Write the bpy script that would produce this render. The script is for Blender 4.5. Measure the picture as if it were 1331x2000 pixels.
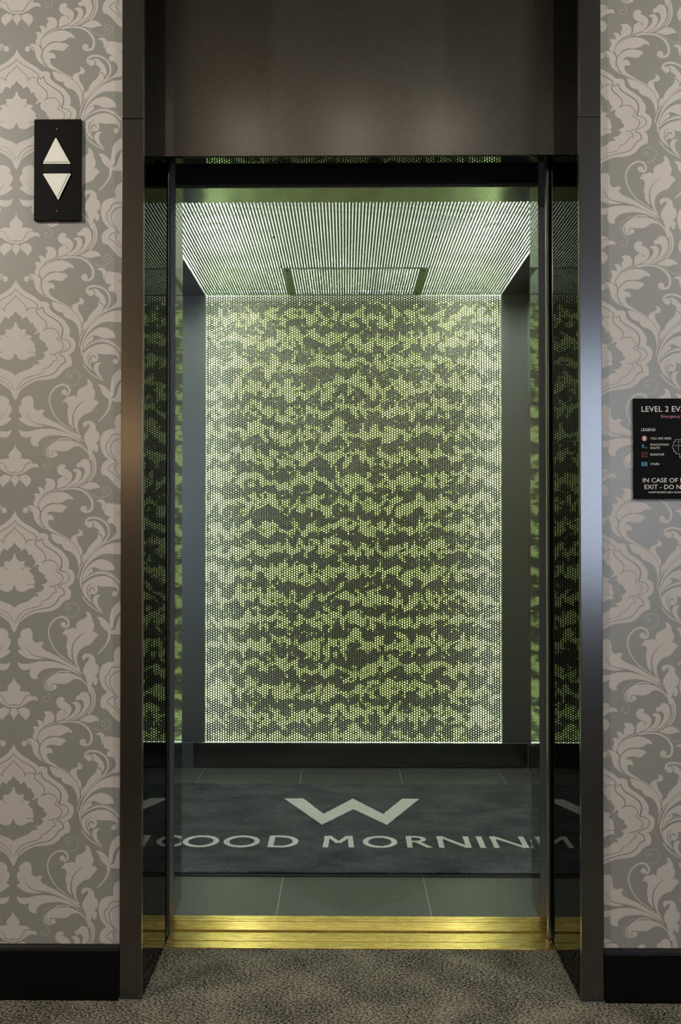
import bpy, bmesh, math, random
import numpy as np
from mathutils import Vector, Matrix
random.seed(7)
for o in list(bpy.data.objects): bpy.data.objects.remove(o, do_unlink=True)
S = bpy.context.scene
C = S.collection
PI = math.pi

# ------------------------------------------------------------------ camera
cd = bpy.data.cameras.new('camera'); cam = bpy.data.objects.new('camera', cd); C.objects.link(cam)
cam.location = (-.03818, -2.29536, 1.15266)
cam.rotation_euler = (PI/2 + .01322, 0, .01062)
cd.sensor_width = 36; cd.lens = 1840/2000*36
cd.shift_x = 10.27/2000; cd.shift_y = 1.6/2000
cd.clip_start = .05
S.camera = cam
# ------------------------------------------------------------------ sky outside the lobby windows
w = bpy.data.worlds.new('sky'); S.world = w; w.use_nodes = True
bg = w.node_tree.nodes['Background']
bg.inputs[0].default_value = (.62, .75, 1.0, 1); bg.inputs[1].default_value = 5.5
# ------------------------------------------------------------------ picture
vs = S.view_settings
vs.view_transform = 'Standard'; vs.look = 'None'; vs.gamma = 1; vs.use_curve_mapping = False
vs.exposure = 0.0
# light levels of the lamps built below
DOWN_W = 230.0        # unseen lobby spots, added to light the wall and sill
WARM_W = 4.0        # unseen floor lamp, added for a warm reflection
PLENUM_E = 2.5      # light box over the car ceiling
PLENUM_HOT = 19.0     # the two lamps in that light box
REAR_E = .95        # backlit foliage graphic behind the perforated rear wall
LED_E = 46.0          # led strips around that graphic

# ------------------------------------------------------------------ materials
def M(name):
    m = bpy.data.materials.new(name); m.use_nodes = True
    nt = m.node_tree; b = nt.nodes['Principled BSDF']
    return m, nt, b, nt.nodes, nt.links
def setp(b, col, rough=.5, metal=0, spec=.5):
    b.inputs['Base Color'].default_value = (*col, 1); b.inputs['Roughness'].default_value = rough
    b.inputs['Metallic'].default_value = metal; b.inputs['Specular IOR Level'].default_value = spec
def plain(name, col, rough=.5, metal=0, spec=.5):
    m, nt, b, N, L = M(name); setp(b, col, rough, metal, spec); return m
def brushed(name, col, rough, axis='z', amt=.08, bump=.02, dens=900, edge=1.0):
    """brushed metal: stretched noise drives roughness and a faint relief"""
    m, nt, b, N, L = M(name); setp(b, col, rough, 1)
    tc = N.new('ShaderNodeTexCoord'); mp = N.new('ShaderNodeMapping')
    sc = {'z': (dens, dens, 170), 'x': (170, dens, dens), 'y': (dens, 170, dens)}[axis]
    mp.inputs['Scale'].default_value = sc
    no = N.new('ShaderNodeTexNoise'); no.inputs['Scale'].default_value = 1; no.inputs['Detail'].default_value = 2
    L.new(tc.outputs['Object'], mp.inputs[0]); L.new(mp.outputs[0], no.inputs['Vector'])
    mr = N.new('ShaderNodeMapRange'); mr.inputs[3].default_value = max(.004, rough-amt); mr.inputs[4].default_value = rough+amt
    L.new(no.outputs['Fac'], mr.inputs[0]); L.new(mr.outputs[0], b.inputs['Roughness'])
    b.inputs['Specular Tint'].default_value = (edge, edge, edge, 1)
    cm = N.new('ShaderNodeMapRange'); cm.inputs[3].default_value = .93; cm.inputs[4].default_value = 1.07
    L.new(no.outputs['Fac'], cm.inputs[0])
    mx = N.new('ShaderNodeVectorMath'); mx.operation = 'SCALE'; mx.inputs[0].default_value = col
    L.new(cm.outputs[0], mx.inputs['Scale']); L.new(mx.outputs[0], b.inputs['Base Color'])
    if bump:
        bp = N.new('ShaderNodeBump'); bp.inputs['Strength'].default_value = bump; bp.inputs['Distance'].default_value = .001
        L.new(no.outputs['Fac'], bp.inputs['Height']); L.new(bp.outputs[0], b.inputs['Normal'])
    return m
def emissive(name, col, s):
    m, nt, b, N, L = M(name); setp(b, (.8, .8, .8), .6)
    b.inputs['Emission Color'].default_value = (*col, 1); b.inputs['Emission Strength'].default_value = s
    return m

MAT = {}
MAT['frame'] = brushed('frame_steel', (.19, .182, .172), .22, 'z')
MAT['frame_polish'] = brushed('polished_steel', (.15, .15, .145), .014, 'z', .008, 0, edge=.42)
MAT['post'] = brushed('post_steel', (.42, .43, .45), .45, 'z')
MAT['transom'] = brushed('transom_steel', (.30, .28, .24), .28, 'z', .03, .012)
MAT['car_steel'] = brushed('car_steel', (.42, .44, .44), .32, 'z', .05)
MAT['car_dark'] = brushed('kick_steel', (.20, .20, .18), .20, 'x', .05)
MAT['car_polish'] = brushed('car_polished_steel', (.52, .55, .52), .05, 'z', .02, 0, edge=.8)
MAT['soffit'] = brushed('soffit_steel', (.55, .56, .53), .16, 'x', .04, .004, edge=.9)
MAT['perf'] = plain('perforated_steel', (.27, .26, .21), .26, 1)
MAT['perf_ceiling'] = plain('perforated_ceiling_steel', (.34, .38, .30), .22, 1)
MAT['perf_ceiling'].node_tree.nodes['Principled BSDF'].inputs['Specular Tint'].default_value = (.42, .45, .38, 1)
MAT['hatch'] = plain('hatch_steel', (.30, .32, .28), .35, 1)
MAT['black'] = plain('black_matte', (.006, .006, .006), .8)
MAT['shaft'] = plain('shaft_black', (.010, .010, .009), .9)
MAT['gloss_black'] = plain('black_gloss_paint', (.003, .003, .003), .35, 0, .15)
MAT['white_box'] = plain('white_reflector', (.85, .87, .84), .8)
MAT['screw'] = plain('dark_screw', (.05, .05, .045), .35, 1)
MAT['rubber'] = plain('black_rubber', (.012, .013, .013), .55)
MAT['grout'] = plain('grey_grout', (.42, .42, .41), .9)
MAT['ceil_white'] = plain('lobby_white', (.62, .58, .52), .9)
MAT['lobby_wall'] = plain('lobby_paint', (.46, .41, .35), .8)
MAT['plate_black'] = plain('black_plate', (.006, .005, .004), .45, 0, .06)
MAT['sign_black'] = plain('sign_black', (.005, .005, .005), .5, 0, .05)
MAT['ink_white'] = plain('white_ink', (.72, .70, .66), .6)
MAT['ink_red'] = plain('red_ink', (.20, .035, .045), .6)
MAT['ink_pink'] = plain('pink_ink', (.42, .16, .17), .6)
MAT['ink_teal'] = plain('teal_ink', (.03, .20, .26), .6)
MAT['shade'] = emissive('lamp_shade', (1, .72, .38), .6)
MAT['pendant_shade'] = emissive('pendant_shade', (1, .74, .42), 5.0)
MAT['bulb'] = emissive('downlight_lens', (1, .92, .80), 22.0)
MAT['glass'] = None

# brass sill with fine ribs
def brass():
    m, nt, b, N, L = M('brass'); setp(b, (1.0, .74, .25), .30, 1); b.inputs['Anisotropic'].default_value = .95
    tg = N.new('ShaderNodeCombineXYZ'); tg.inputs[1].default_value = 1; L.new(tg.outputs[0], b.inputs['Tangent'])
    tc = N.new('ShaderNodeTexCoord'); mp = N.new('ShaderNodeMapping'); mp.inputs['Scale'].default_value = (9, 260, 260)
    no = N.new('ShaderNodeTexNoise'); no.inputs['Scale'].default_value = 1; no.inputs['Detail'].default_value = 3
    L.new(tc.outputs['Object'], mp.inputs[0]); L.new(mp.outputs[0], no.inputs['Vector'])
    mr = N.new('ShaderNodeMapRange'); mr.inputs[3].default_value = .20; mr.inputs[4].default_value = .34
    L.new(no.outputs['Fac'], mr.inputs[0]); L.new(mr.outputs[0], b.inputs['Roughness'])
    bp = N.new('ShaderNodeBump'); bp.inputs['Strength'].default_value = .14; bp.inputs['Distance'].default_value = .0008
    L.new(no.outputs['Fac'], bp.inputs['Height']); L.new(bp.outputs[0], b.inputs['Normal'])
    return m
MAT['brass'] = brass()

def fabric_print(name, col, rough=.42, sheen_spec=.5):
    """satin wallpaper stock: fine woven tooth"""
    m, nt, b, N, L = M(name); setp(b, col, rough, 0, sheen_spec)
    tc = N.new('ShaderNodeTexCoord')
    n1 = N.new('ShaderNodeTexNoise'); n1.inputs['Scale'].default_value = 700; n1.inputs['Detail'].default_value = 1
    L.new(tc.outputs['Object'], n1.inputs['Vector'])
    mr = N.new('ShaderNodeMapRange'); mr.inputs[3].default_value = .93; mr.inputs[4].default_value = 1.07
    L.new(n1.outputs['Fac'], mr.inputs[0])
    mx = N.new('ShaderNodeVectorMath'); mx.operation = 'SCALE'; mx.inputs[0].default_value = col
    L.new(mr.outputs[0], mx.inputs['Scale']); L.new(mx.outputs[0], b.inputs['Base Color'])
    bp = N.new('ShaderNodeBump'); bp.inputs['Strength'].default_value = .05; bp.inputs['Distance'].default_value = .0005
    L.new(n1.outputs['Fac'], bp.inputs['Height']); L.new(bp.outputs[0], b.inputs['Normal'])
    return m
MAT['paper_ground'] = fabric_print('wallpaper_ground', (.242, .237, .208), .31, .75)
MAT['paper_motif'] = fabric_print('wallpaper_motif', (.470, .430, .390), .40)

def carpet():
    m, nt, b, N, L = M('twist_pile_carpet'); setp(b, (.1, .1, .1), .95, 0, .1)
    tc = N.new('ShaderNodeTexCoord')
    mp = N.new('ShaderNodeMapping'); mp.inputs['Rotation'].default_value = (0, 0, .5); mp.inputs['Scale'].default_value = (1, 1.5, 1)
    L.new(tc.outputs['Object'], mp.inputs[0])
    n1 = N.new('ShaderNodeTexNoise'); n1.inputs['Scale'].default_value = 150; n1.inputs['Detail'].default_value = 2.5; n1.inputs['Roughness'].default_value = .6
    L.new(mp.outputs[0], n1.inputs['Vector'])
    n2 = N.new('ShaderNodeTexNoise'); n2.inputs['Scale'].default_value = 7; n2.inputs['Detail'].default_value = 2
    L.new(tc.outputs['Object'], n2.inputs['Vector'])
    ad = N.new('ShaderNodeMath'); ad.operation = 'MULTIPLY_ADD'; ad.inputs[1].default_value = .24
    L.new(n2.outputs['Fac'], ad.inputs[0]); L.new(n1.outputs['Fac'], ad.inputs[2])
    cr = N.new('ShaderNodeValToRGB'); e = cr.color_ramp.elements
    e[0].position = .52; e[0].color = (.012, .011, .008, 1); e[1].position = .80; e[1].color = (.32, .29, .225, 1)
    L.new(ad.outputs[0], cr.inputs[0]); L.new(cr.outputs[0], b.inputs['Base Color'])
    bp = N.new('ShaderNodeBump'); bp.inputs['Strength'].default_value = .9; bp.inputs['Distance'].default_value = .006
    L.new(n1.outputs['Fac'], bp.inputs['Height']); L.new(bp.outputs[0], b.inputs['Normal'])
    return m
MAT['carpet'] = carpet()
def mat_pile(name, c0, c1, worn=0):
    m, nt, b, N, L = M(name); setp(b, c0, .95, 0, .1)
    tc = N.new('ShaderNodeTexCoord')
    n1 = N.new('ShaderNodeTexNoise'); n1.inputs['Scale'].default_value = 260; n1.inputs['Detail'].default_value = 2
    L.new(tc.outputs['Object'], n1.inputs['Vector'])
    mp = N.new('ShaderNodeMapping'); mp.inputs['Scale'].default_value = (1, 1.6, 1); L.new(tc.outputs['Object'], mp.inputs[0])
    n2 = N.new('ShaderNodeTexNoise'); n2.inputs['Scale'].default_value = 5.5; n2.inputs['Detail'].default_value = 6; n2.inputs['Roughness'].default_value = .62
    L.new(mp.outputs[0], n2.inputs['Vector'])
    ad = N.new('ShaderNodeMath'); ad.operation = 'MULTIPLY_ADD'; ad.inputs[1].default_value = 1.6 if not worn else .5
    m1 = N.new('ShaderNodeMath'); m1.operation = 'MULTIPLY'; m1.inputs[1].default_value = 3.0; L.new(n1.outputs['Fac'], m1.inputs[0])
    L.new(n2.outputs['Fac'], ad.inputs[0]); L.new(m1.outputs[0], ad.inputs[2])
    mr = N.new('ShaderNodeMapRange'); mr.inputs[1].default_value = 1.75 if not worn else 1.3; mr.inputs[2].default_value = 2.9 if not worn else 2.2
    L.new(ad.outputs[0], mr.inputs[0])
    mx = N.new('ShaderNodeMix'); mx.data_type = 'RGBA'; mx.inputs[6].default_value = (*c0, 1); mx.inputs[7].default_value = (*c1, 1)
    L.new(mr.outputs[0], mx.inputs[0]); L.new(mx.outputs[2], b.inputs['Base Color'])
    bp = N.new('ShaderNodeBump'); bp.inputs['Strength'].default_value = .7; bp.inputs['Distance'].default_value = .004
    L.new(n1.outputs['Fac'], bp.inputs['Height']); L.new(bp.outputs[0], b.inputs['Normal'])
    return m
MAT['mat_pile'] = mat_pile('charcoal_mat_pile', (.026, .029, .033), (.150, .158, .174))
MAT['mat_letter'] = mat_pile('ivory_mat_pile', (.68, .68, .66), (.92, .91, .90), 1)
def tile_mat():
    m, nt, b, N, L = M('slate_grey_tile'); setp(b, (.075, .080, .080), .36)
    tc = N.new('ShaderNodeTexCoord'); mp = N.new('ShaderNodeMapping'); mp.inputs['Scale'].default_value = (3, 60, 1)
    L.new(tc.outputs['Object'], mp.inputs[0])
    n = N.new('ShaderNodeTexNoise'); n.inputs['Scale'].default_value = 1; n.inputs['Detail'].default_value = 3
    L.new(mp.outputs[0], n.inputs['Vector'])
    mx = N.new('ShaderNodeMix'); mx.data_type = 'RGBA'; mx.inputs[6].default_value = (.070, .074, .078, 1); mx.inputs[7].default_value = (.110, .114, .118, 1)
    L.new(n.outputs['Fac'], mx.inputs[0]); L.new(mx.outputs[2], b.inputs['Base Color'])
    return m
MAT['tile'] = tile_mat()
def glass():
    m = bpy.data.materials.new('window_glass'); m.use_nodes = True; nt = m.node_tree; N = nt.nodes; L = nt.links
    N.remove(N['Principled BSDF']); out = N['Material Output']
    t = N.new('ShaderNodeBsdfTransparent'); g = N.new('ShaderNodeBsdfGlossy'); g.inputs['Roughness'].default_value = .02
    f = N.new('ShaderNodeFresnel'); f.inputs['IOR'].default_value = 1.45
    mx = N.new('ShaderNodeMixShader'); L.new(f.outputs[0], mx.inputs[0]); L.new(t.outputs[0], mx.inputs[1]); L.new(g.outputs[0], mx.inputs[2])
    L.new(mx.outputs[0], out.inputs[0]); return m
MAT['glass'] = glass()
def foliage():
    """backlit printed film: layered hanging leaves, yellow-green on near black"""
    m, nt, b, N, L = M('backlit_foliage_film'); setp(b, (.3, .3, .3), .8, 0, .1)
    tc = N.new('ShaderNodeTexCoord'); sp = N.new('ShaderNodeSeparateXYZ'); L.new(tc.outputs['Object'], sp.inputs[0])
    def math_(op, a, bb=None, c=None):
        n = N.new('ShaderNodeMath'); n.operation = op
        for i, v in enumerate((a, bb, c)):
            if v is None: continue
            if isinstance(v, (int, float)): n.inputs[i].default_value = v
            else: L.new(v, n.inputs[i])
        return n.outputs[0]
    def noise(sx, sz, det, seed, rough=.5):
        mp = N.new('ShaderNodeMapping'); mp.inputs['Scale'].default_value = (sx, 1, sz); mp.inputs['Location'].default_value = (seed, seed*1.7, seed*.6)
        L.new(tc.outputs['Object'], mp.inputs[0])
        n = N.new('ShaderNodeTexNoise'); n.inputs['Scale'].default_value = 1; n.inputs['Detail'].default_value = det; n.inputs['Roughness'].default_value = rough
        L.new(mp.outputs[0], n.inputs['Vector']); return n.outputs['Fac']
    nA = noise(6.5, 5.0, 1.5, 3.1); nB = noise(34, 44, 3, 8.3, .62); nC = noise(12, 11, 2, 5.5)
    # a row of pointed leaf tips: zig-zag in x, drifting with noise, repeated down the wall
    xz = math_('PINGPONG', math_('MULTIPLY_ADD', nC, .26, sp.outputs['X']), .050)
    zz = math_('MULTIPLY_ADD', xz, -1.15, sp.outputs['Z'])
    ph = math_('MULTIPLY_ADD', nA, 7.0, math_('MULTIPLY', zz, 2*PI/.115))
    wv = math_('MULTIPLY', math_('SINE', ph), .30)
    v = math_('ADD', wv, math_('MULTIPLY', math_('SUBTRACT', nB, .5), 2.0))
    cr = N.new('ShaderNodeValToRGB'); e = cr.color_ramp.elements
    e[0].position = .44; e[0].color = (.024, .028, .014, 1); e[1].position = .56; e[1].color = (.48, .76, .12, 1)
    k = cr.color_ramp.elements.new(.50); k.color = (.16, .22, .06, 1)
    k = cr.color_ramp.elements.new(.80); k.color = (.78, .96, .38, 1)
    L.new(math_('ADD', v, .475), cr.inputs[0])
    L.new(cr.outputs[0], b.inputs['Emission Color']); b.inputs['Emission Strength'].default_value = REAR_E
    mx = N.new('ShaderNodeMix'); mx.data_type = 'RGBA'; mx.inputs[0].default_value = .22; mx.inputs[7].default_value = (.62, .70, .64, 1)
    L.new(cr.outputs[0], mx.inputs[6]); L.new(mx.outputs[2], b.inputs['Base Color'])
    return m
MAT['foliage'] = foliage()
MAT['diffuser'] = emissive('ceiling_diffuser', (.86, .95, .80), PLENUM_E)
MAT['led'] = emissive('led_strip', (.90, 1.0, .86), LED_E)
MAT['led_low'] = emissive('led_strip_low', (.90, 1.0, .86), LED_E*.22)
def arrow_mat():
    m, nt, b, N, L = M('frosted_arrow'); setp(b, (.52, .50, .44), .45)
    b.inputs['Emission Color'].default_value = (1, .93, .78, 1); b.inputs['Emission Strength'].default_value = .16
    return m
MAT['arrow'] = arrow_mat()
MAT['arrow_rim'] = emissive('arrow_rim', (1, .90, .70), .75)

# ------------------------------------------------------------------ helpers
def link(name, me, mat=None, parent=None):
    o = bpy.data.objects.new(name, me); C.objects.link(o)
    if mat is not None: me.materials.append(MAT[mat] if isinstance(mat, str) else mat)
    if parent is not None: o.parent = parent
    return o
def obj_bm(name, bm, mat, parent=None, smooth=False):
    me = bpy.data.meshes.new(name); bm.normal_update(); bm.to_mesh(me); bm.free()
    if smooth:
        for p in me.polygons: p.use_smooth = True
    return link(name, me, mat, parent)
def bbox(bm, x0, x1, y0, y1, z0, z1):
    vs_ = [bm.verts.new(p) for p in ((x0,y0,z0),(x1,y0,z0),(x1,y1,z0),(x0,y1,z0),(x0,y0,z1),(x1,y0,z1),(x1,y1,z1),(x0,y1,z1))]
    for f in ((0,3,2,1),(4,5,6,7),(0,1,5,4),(1,2,6,5),(2,3,7,6),(3,0,4,7)): bm.faces.new([vs_[i] for i in f])
    return vs_
def box(name, mat, x0, x1, y0, y1, z0, z1, parent=None, bev=0):
    bm = bmesh.new(); bbox(bm, x0, x1, y0, y1, z0, z1)
    if bev: bmesh.ops.bevel(bm, geom=bm.edges[:], offset=bev, segments=2, affect='EDGES', profile=.5)
    return obj_bm(name, bm, mat, parent)
def boxes(name, mat, lst, parent=None, bev=0):
    bm = bmesh.new()
    for a in lst: bbox(bm, *a)
    if bev: bmesh.ops.bevel(bm, geom=bm.edges[:], offset=bev, segments=1, affect='EDGES')
    return obj_bm(name, bm, mat, parent)
def thing(name, label, cat, loc=(0,0,0), group=None):
    o = bpy.data.objects.new(name, None); C.objects.link(o); o.location = loc; o.empty_display_size = .1
    o['label'] = label; o['category'] = cat
    if group: o['group'] = group
    return o
def struct(o, label=None):
    o['kind'] = 'structure'
    if label: o['label'] = label
    return o
def prism(name, mat, pts, axis, a0, a1, parent=None, bev=0):
    """polygon pts in 2D extruded along axis ('y': pts are x,z; 'z': pts are x,y)"""
    bm = bmesh.new()
    f3 = (lambda p, a: (p[0], a, p[1])) if axis == 'y' else (lambda p, a: (p[0], p[1], a))
    A = [bm.verts.new(f3(p, a0)) for p in pts]; B = [bm.verts.new(f3(p, a1)) for p in pts]
    bm.faces.new(A); bm.faces.new(B[::-1])
    for i in range(len(pts)):
        j = (i+1) % len(pts); bm.faces.new((A[i], B[i], B[j], A[j]))
    bmesh.ops.recalc_face_normals(bm, faces=bm.faces[:])
    if bev:
        bmesh.ops.bevel(bm, geom=bm.edges[:], offset=bev, segments=2, affect='EDGES')
    return obj_bm(name, bm, mat, parent)
def lathe(name, mat, prof, seg, loc, parent=None, smooth=True, tilt=None):
    bm = bmesh.new(); rings = []
    for r, z in prof:
        if r < 1e-6: rings.append([bm.verts.new((0, 0, z))])
        else: rings.append([bm.verts.new((r*math.cos(2*PI*k/seg), r*math.sin(2*PI*k/seg), z)) for k in range(seg)])
    for a, b in zip(rings, rings[1:]):
        for k in range(seg):
            j = (k+1) % seg
            if len(a) == 1 and len(b) == 1: continue
            if len(a) == 1: bm.faces.new((a[0], b[j], b[k]))
            elif len(b) == 1: bm.faces.new((a[k], a[j], b[0]))
            else: bm.faces.new((a[k], a[j], b[j], b[k]))
    if tilt is not None: bmesh.ops.transform(bm, matrix=tilt, verts=bm.verts[:])
    bmesh.ops.translate(bm, verts=bm.verts[:], vec=loc)
    bmesh.ops.recalc_face_normals(bm, faces=bm.faces[:])
    return obj_bm(name, bm, mat, parent, smooth)
UP_Y = Matrix.Rotation(PI/2, 4, 'X')    # lathe axis +z -> -y (towards the lobby)

W = .5335; FW = .0536; YJ = .3033; YT = .2747; ZT = 2.163; ZTOP = 2.75
YC0, YC1, YB = .4929, .6173, 2.1952     # car: outer sill edge, inner face of the front, rear wall
ZC, ZS = 2.2516, 2.1556                 # car ceiling, entrance soffit
XP, XW = .7056, .832                    # perforated half width, car half width
YW = .012                               # wallpaper plane
LX, LY = 2.6, -4.6                      # lobby half width, far wall

# ================================================================== SETTING: lobby
bm = bmesh.new(); bbox(bm, -LX, LX, LY, 0, -.05, 0); bbox(bm, -W-.004, W+.004, 0, .2804, -.05, 0)
floor = struct(obj_bm('floor', bm, 'carpet'), 'speckled grey-brown carpet of the elevator lobby')
struct(box('ceiling', 'ceil_white', -LX, LX, LY, .32, ZTOP, ZTOP+.06), 'plain lobby ceiling')
wall = struct(boxes('wall_front', 'paper_ground', [(-LX, -W-.004, YW, .30, 0, ZTOP), (W+.004, LX, YW, .30, 0, ZTOP)]),
              'lobby wall with grey and cream damask wallpaper around the elevator')
struct(box('wall_left', 'lobby_wall', -LX-.06, -LX, LY, .30, 0, ZTOP), 'plain side wall of the lobby')
struct(box('wall_right', 'lobby_wall', LX, LX+.06, LY, .30, 0, ZTOP), 'plain side wall of the lobby')
# far lobby wall; unseen window added so the steel reflects blue daylight
win = [(1.35, 2.45, .72, 2.45)]
struct(boxes('wall_back', 'lobby_wall', [(-LX, 1.35, LY-.08, LY, 0, ZTOP), (1.35, 2.45, LY-.08, LY, 0, .72), (1.35, 2.45, LY-.08, LY, 2.45, ZTOP),
    (2.45, LX, LY-.08, LY, 0, ZTOP)]), 'far wall of the lobby with an added window')
for i, (a, b_, c, d) in enumerate(win):
    e = bpy.data.objects.new('window_%d' % (i+1), None); C.objects.link(e); struct(e, 'unseen lobby window, guessed from the blue reflection in the steel')
    t = .035
    boxes('window_frame', 'gloss_black', [(a, a+t, LY-.07, LY-.02, c, d), (b_-t, b_, LY-.07, LY-.02, c, d), (a+t, b_-t, LY-.07, LY-.02, c, c+t), (a+t, b_-t, LY-.07, LY-.02, d-t, d)], e)
    box('pane', 'glass', a+t, b_-t, LY-.05, LY-.044, c+t, d-t, e)
for nm, s in (('baseboard_left', -1), ('baseboard_right', 1)):
    zb = .131 if s < 0 else .127
    x0, x1 = sorted((s*(W+FW+.002), s*LX))
    bm = bmesh.new()
    prof = [(YW, 0), (-.002, 0), (-.002, zb-.012), (.001, zb-.006), (.005, zb), (YW, zb)]
    A = [bm.verts.new((x0, y, z)) for y, z in prof]; B = [bm.verts.new((x1, y, z)) for y, z in prof]
    bm.faces.new(A); bm.faces.new(B[::-1])
    for i in range(len(prof)): j = (i+1) % len(prof); bm.faces.new((A[i], B[i], B[j], A[j]))
    bmesh.ops.recalc_face_normals(bm, faces=bm.faces[:])
    struct(obj_bm(nm, bm, 'gloss_black'), 'black painted baseboard %s of the elevator' % ('left' if s < 0 else 'right'))
# hoistway gap behind the entrance, walls coloured black for its darkness and to block light
struct(boxes('wall_shaft', 'shaft', [(-1.20, -1.15, .30, YC0, -.2, 2.7), (1.15, 1.20, .30, YC0, -.2, 2.7), (-1.15, 1.15, .318, YC0, 2.62, 2.7),
    (-1.15, 1.15, .30, YC0, -.25, -.2), (-1.15, -W-.004, .3001, .3033, -.2, 2.62), (W+.004, 1.15, .3001, .3033, -.2, 2.62), (-1.15, 1.15, .285, .3001, -.2, -.05)]),
    'black hoistway gap between lobby and elevator car')

# ================================================================== damask print on the wallpaper
CR = {'A': (0,440), 'B': (110,440), 'C': (0,590), 'D': (110,590), 'E': (0,740), 'F': (110,740), 'G': (0,870), 'H': (110,870)}
K = 10.238; PXM = 795.8; PER = .571; HALF = .358
def P(c, s):
    """parse 'x,y x,y* ...' in sketch units of panel c ('*' = sharp point; a letter switches panel)"""
    out = []
    for tk in s.split():
        if tk in CR: c = tk; continue
        k = tk.endswith('*'); x, y = tk.rstrip('*').split(',')
        out.append((CR[c][0]+float(x)/K, CR[c][1]+float(y)/K, k))
    return out
def cat(pts, i0, i1, i2, i3, n):
    r = []
    p0, p1, p2, p3 = (np.array(p[:2]) for p in (i0, i1, i2, i3))
    for k in range(n):
        t = k/n
        r.append(tuple(.5*((2*p1)+(-p0+p2)*t+(2*p0-5*p1+4*p2-p3)*t*t+(-p0+3*p1-3*p2+p3)*t**3)))
    return r
def spl(pts, closed, n=4):
    m = len(pts); out = []
    for i in range(m if closed else m-1):
        a = pts[i]; b = pts[(i+1) % m]
        z = pts[i-1] if (closed or i > 0) else a
        e = pts[(i+2) % m] if (closed or i+2 < m) else b
        if a[2]: z = a
        if b[2]: e = b
        out += cat(None, z, a, b, e, n)
    if not closed: out.append(pts[-1][:2])
    return out
AX = 29.5
def med_ax(y): return 30.4-4.8*(y-546)/239
def to_cell(pts, ax):
    f = (lambda y: AX) if ax is None else ax
    return [((x-f(y))/PXM, -(y-546)/PXM) for x, y in pts]
light, dark, top = [], [], []       # polygons (cell metres)
def poly(lst, c, s, ax=None, axis_closed=False):
    pts = P(c, s); q = spl(pts, not axis_closed)
    q = to_cell(q, ax)
    if axis_closed: q = [(max(x, 0), z) for x, z in q]; q = [(0, q[0][1])]+q+[(0, q[-1][1])]
    lst.append(q)
def stroke(lst, c, s, w0, w1=None, ax=None, wm=None):
    q = to_cell(spl(P(c, s), False, 5), ax); w1 = w0 if w1 is None else w1
    n = len(q); L_, R_ = [], []
    for i, (x, z) in enumerate(q):
        a = q[max(i-1, 0)]; b = q[min(i+1, n-1)]; dx, dz = b[0]-a[0], b[1]-a[1]; d = math.hypot(dx, dz) or 1
        t = i/(n-1); wd = (w0+(w1-w0)*t)
        if wm: wd += wm*math.sin(PI*t)
        wd = wd/PXM/2
        L_.append((x-dz/d*wd, z+dx/d*wd)); R_.append((x+dz/d*wd, z-dx/d*wd))
    for i in range(n-1): lst.append([L_[i], L_[i+1], R_[i+1], R_[i]])
def disc(lst, c, x, y, r, n=16):
    cx, cy = CR[c][0]+x/K, CR[c][1]+y/K
    lst.append(to_cell([(cx+r/K*math.cos(2*PI*k/n), cy+r/K*math.sin(2*PI*k/n)) for k in range(n)], None))
def dots(c, s):
    q = spl(P(c, s), False, 8); acc = 0; last = q[0]; nxt = 0
    for p in q[1:]:
        d = math.hypot(p[0]-last[0], p[1]-last[1])
        while acc+d >= nxt and d > 0:
            t = (nxt-acc)/d; x, y = last[0]+(p[0]-last[0])*t, last[1]+(p[1]-last[1])*t
            light.append(to_cell([(x+.95*math.cos(PI/3*k), y+.95*math.sin(PI/3*k)) for k in range(6)], None)); nxt += 3.0
        acc += d; last = p
# --- ogee medallion (right half)
poly(light, 'A', '312,1090* 330,1150 380,1230 470,1320 560,1380 680,1450 760,1510 805,1555* 870,1548 940,1565 980,1605* C 972,100 990,170 1060,240 1180,320 1270,390 D 180,440 240,530 258,620 240,715* 300,745 350,800 368,880 350,960 310,1030 225,1088* 265,1130 288,1210 280,1290 255,1330* 190,1350 110,1410 60,1470 0,1518 C 1050,1560 900,1590 750,1612 E 900,40 700,75 560,130 450,200 370,270 335,330 300,410 262,462*', med_ax, True)
for s, a, b in (('A 308,1295 340,1340 420,1410 540,1480 660,1550 720,1600 C 742,110 745,150', 1.2, 2.0),
    ('C 745,150 720,185 715,230 750,280 830,350 890,410 915,470 905,540 880,580 840,605', 2.0, 1.6), ('A 308,1425 340,1480 420,1555 C 430,30 490,90 525,160 515,215', 1.2, 1.6),
    ('C 525,190 580,150 650,140 745,155', 1.5, 1.0), ('C 770,185 800,150 855,125', 1.6, 2.2), ('C 855,130 860,190 920,270 1050,350 1160,430 1220,510 1240,590 1225,680 1195,760', 1.8, 3.2),
    ('C 1195,765 D 150,775 220,810 258,870 245,940 190,990 90,1040 25,1090', 1.6, 1.3), ('D 25,1090 90,1105 140,1150 160,1240', 1.5, 2.4),
    ('C 1290,1240 1220,1265 1170,1310 1110,1400 1040,1460 940,1500 780,1530 650,1570 E 600,45 480,110 400,180 345,250', 2.4, .9),
    ('C 860,590 950,555 1040,555 1110,590 1155,650 1160,710 1115,775', 1.6, 1.2), ('C 1115,775 1180,805 1240,860 1255,920 1220,990 1150,1040 1060,1070 980,1080', 1.4, 1.6),
    ('C 1075,1090 1110,1150 1115,1195 1050,1205 1010,1260 970,1310 910,1350 845,1362 830,1410 790,1460 700,1490 560,1525 450,1570 E 370,120 310,200 290,275', 1.5, .8)):
    stroke(dark, 'C', s, a, b, med_ax)
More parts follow.
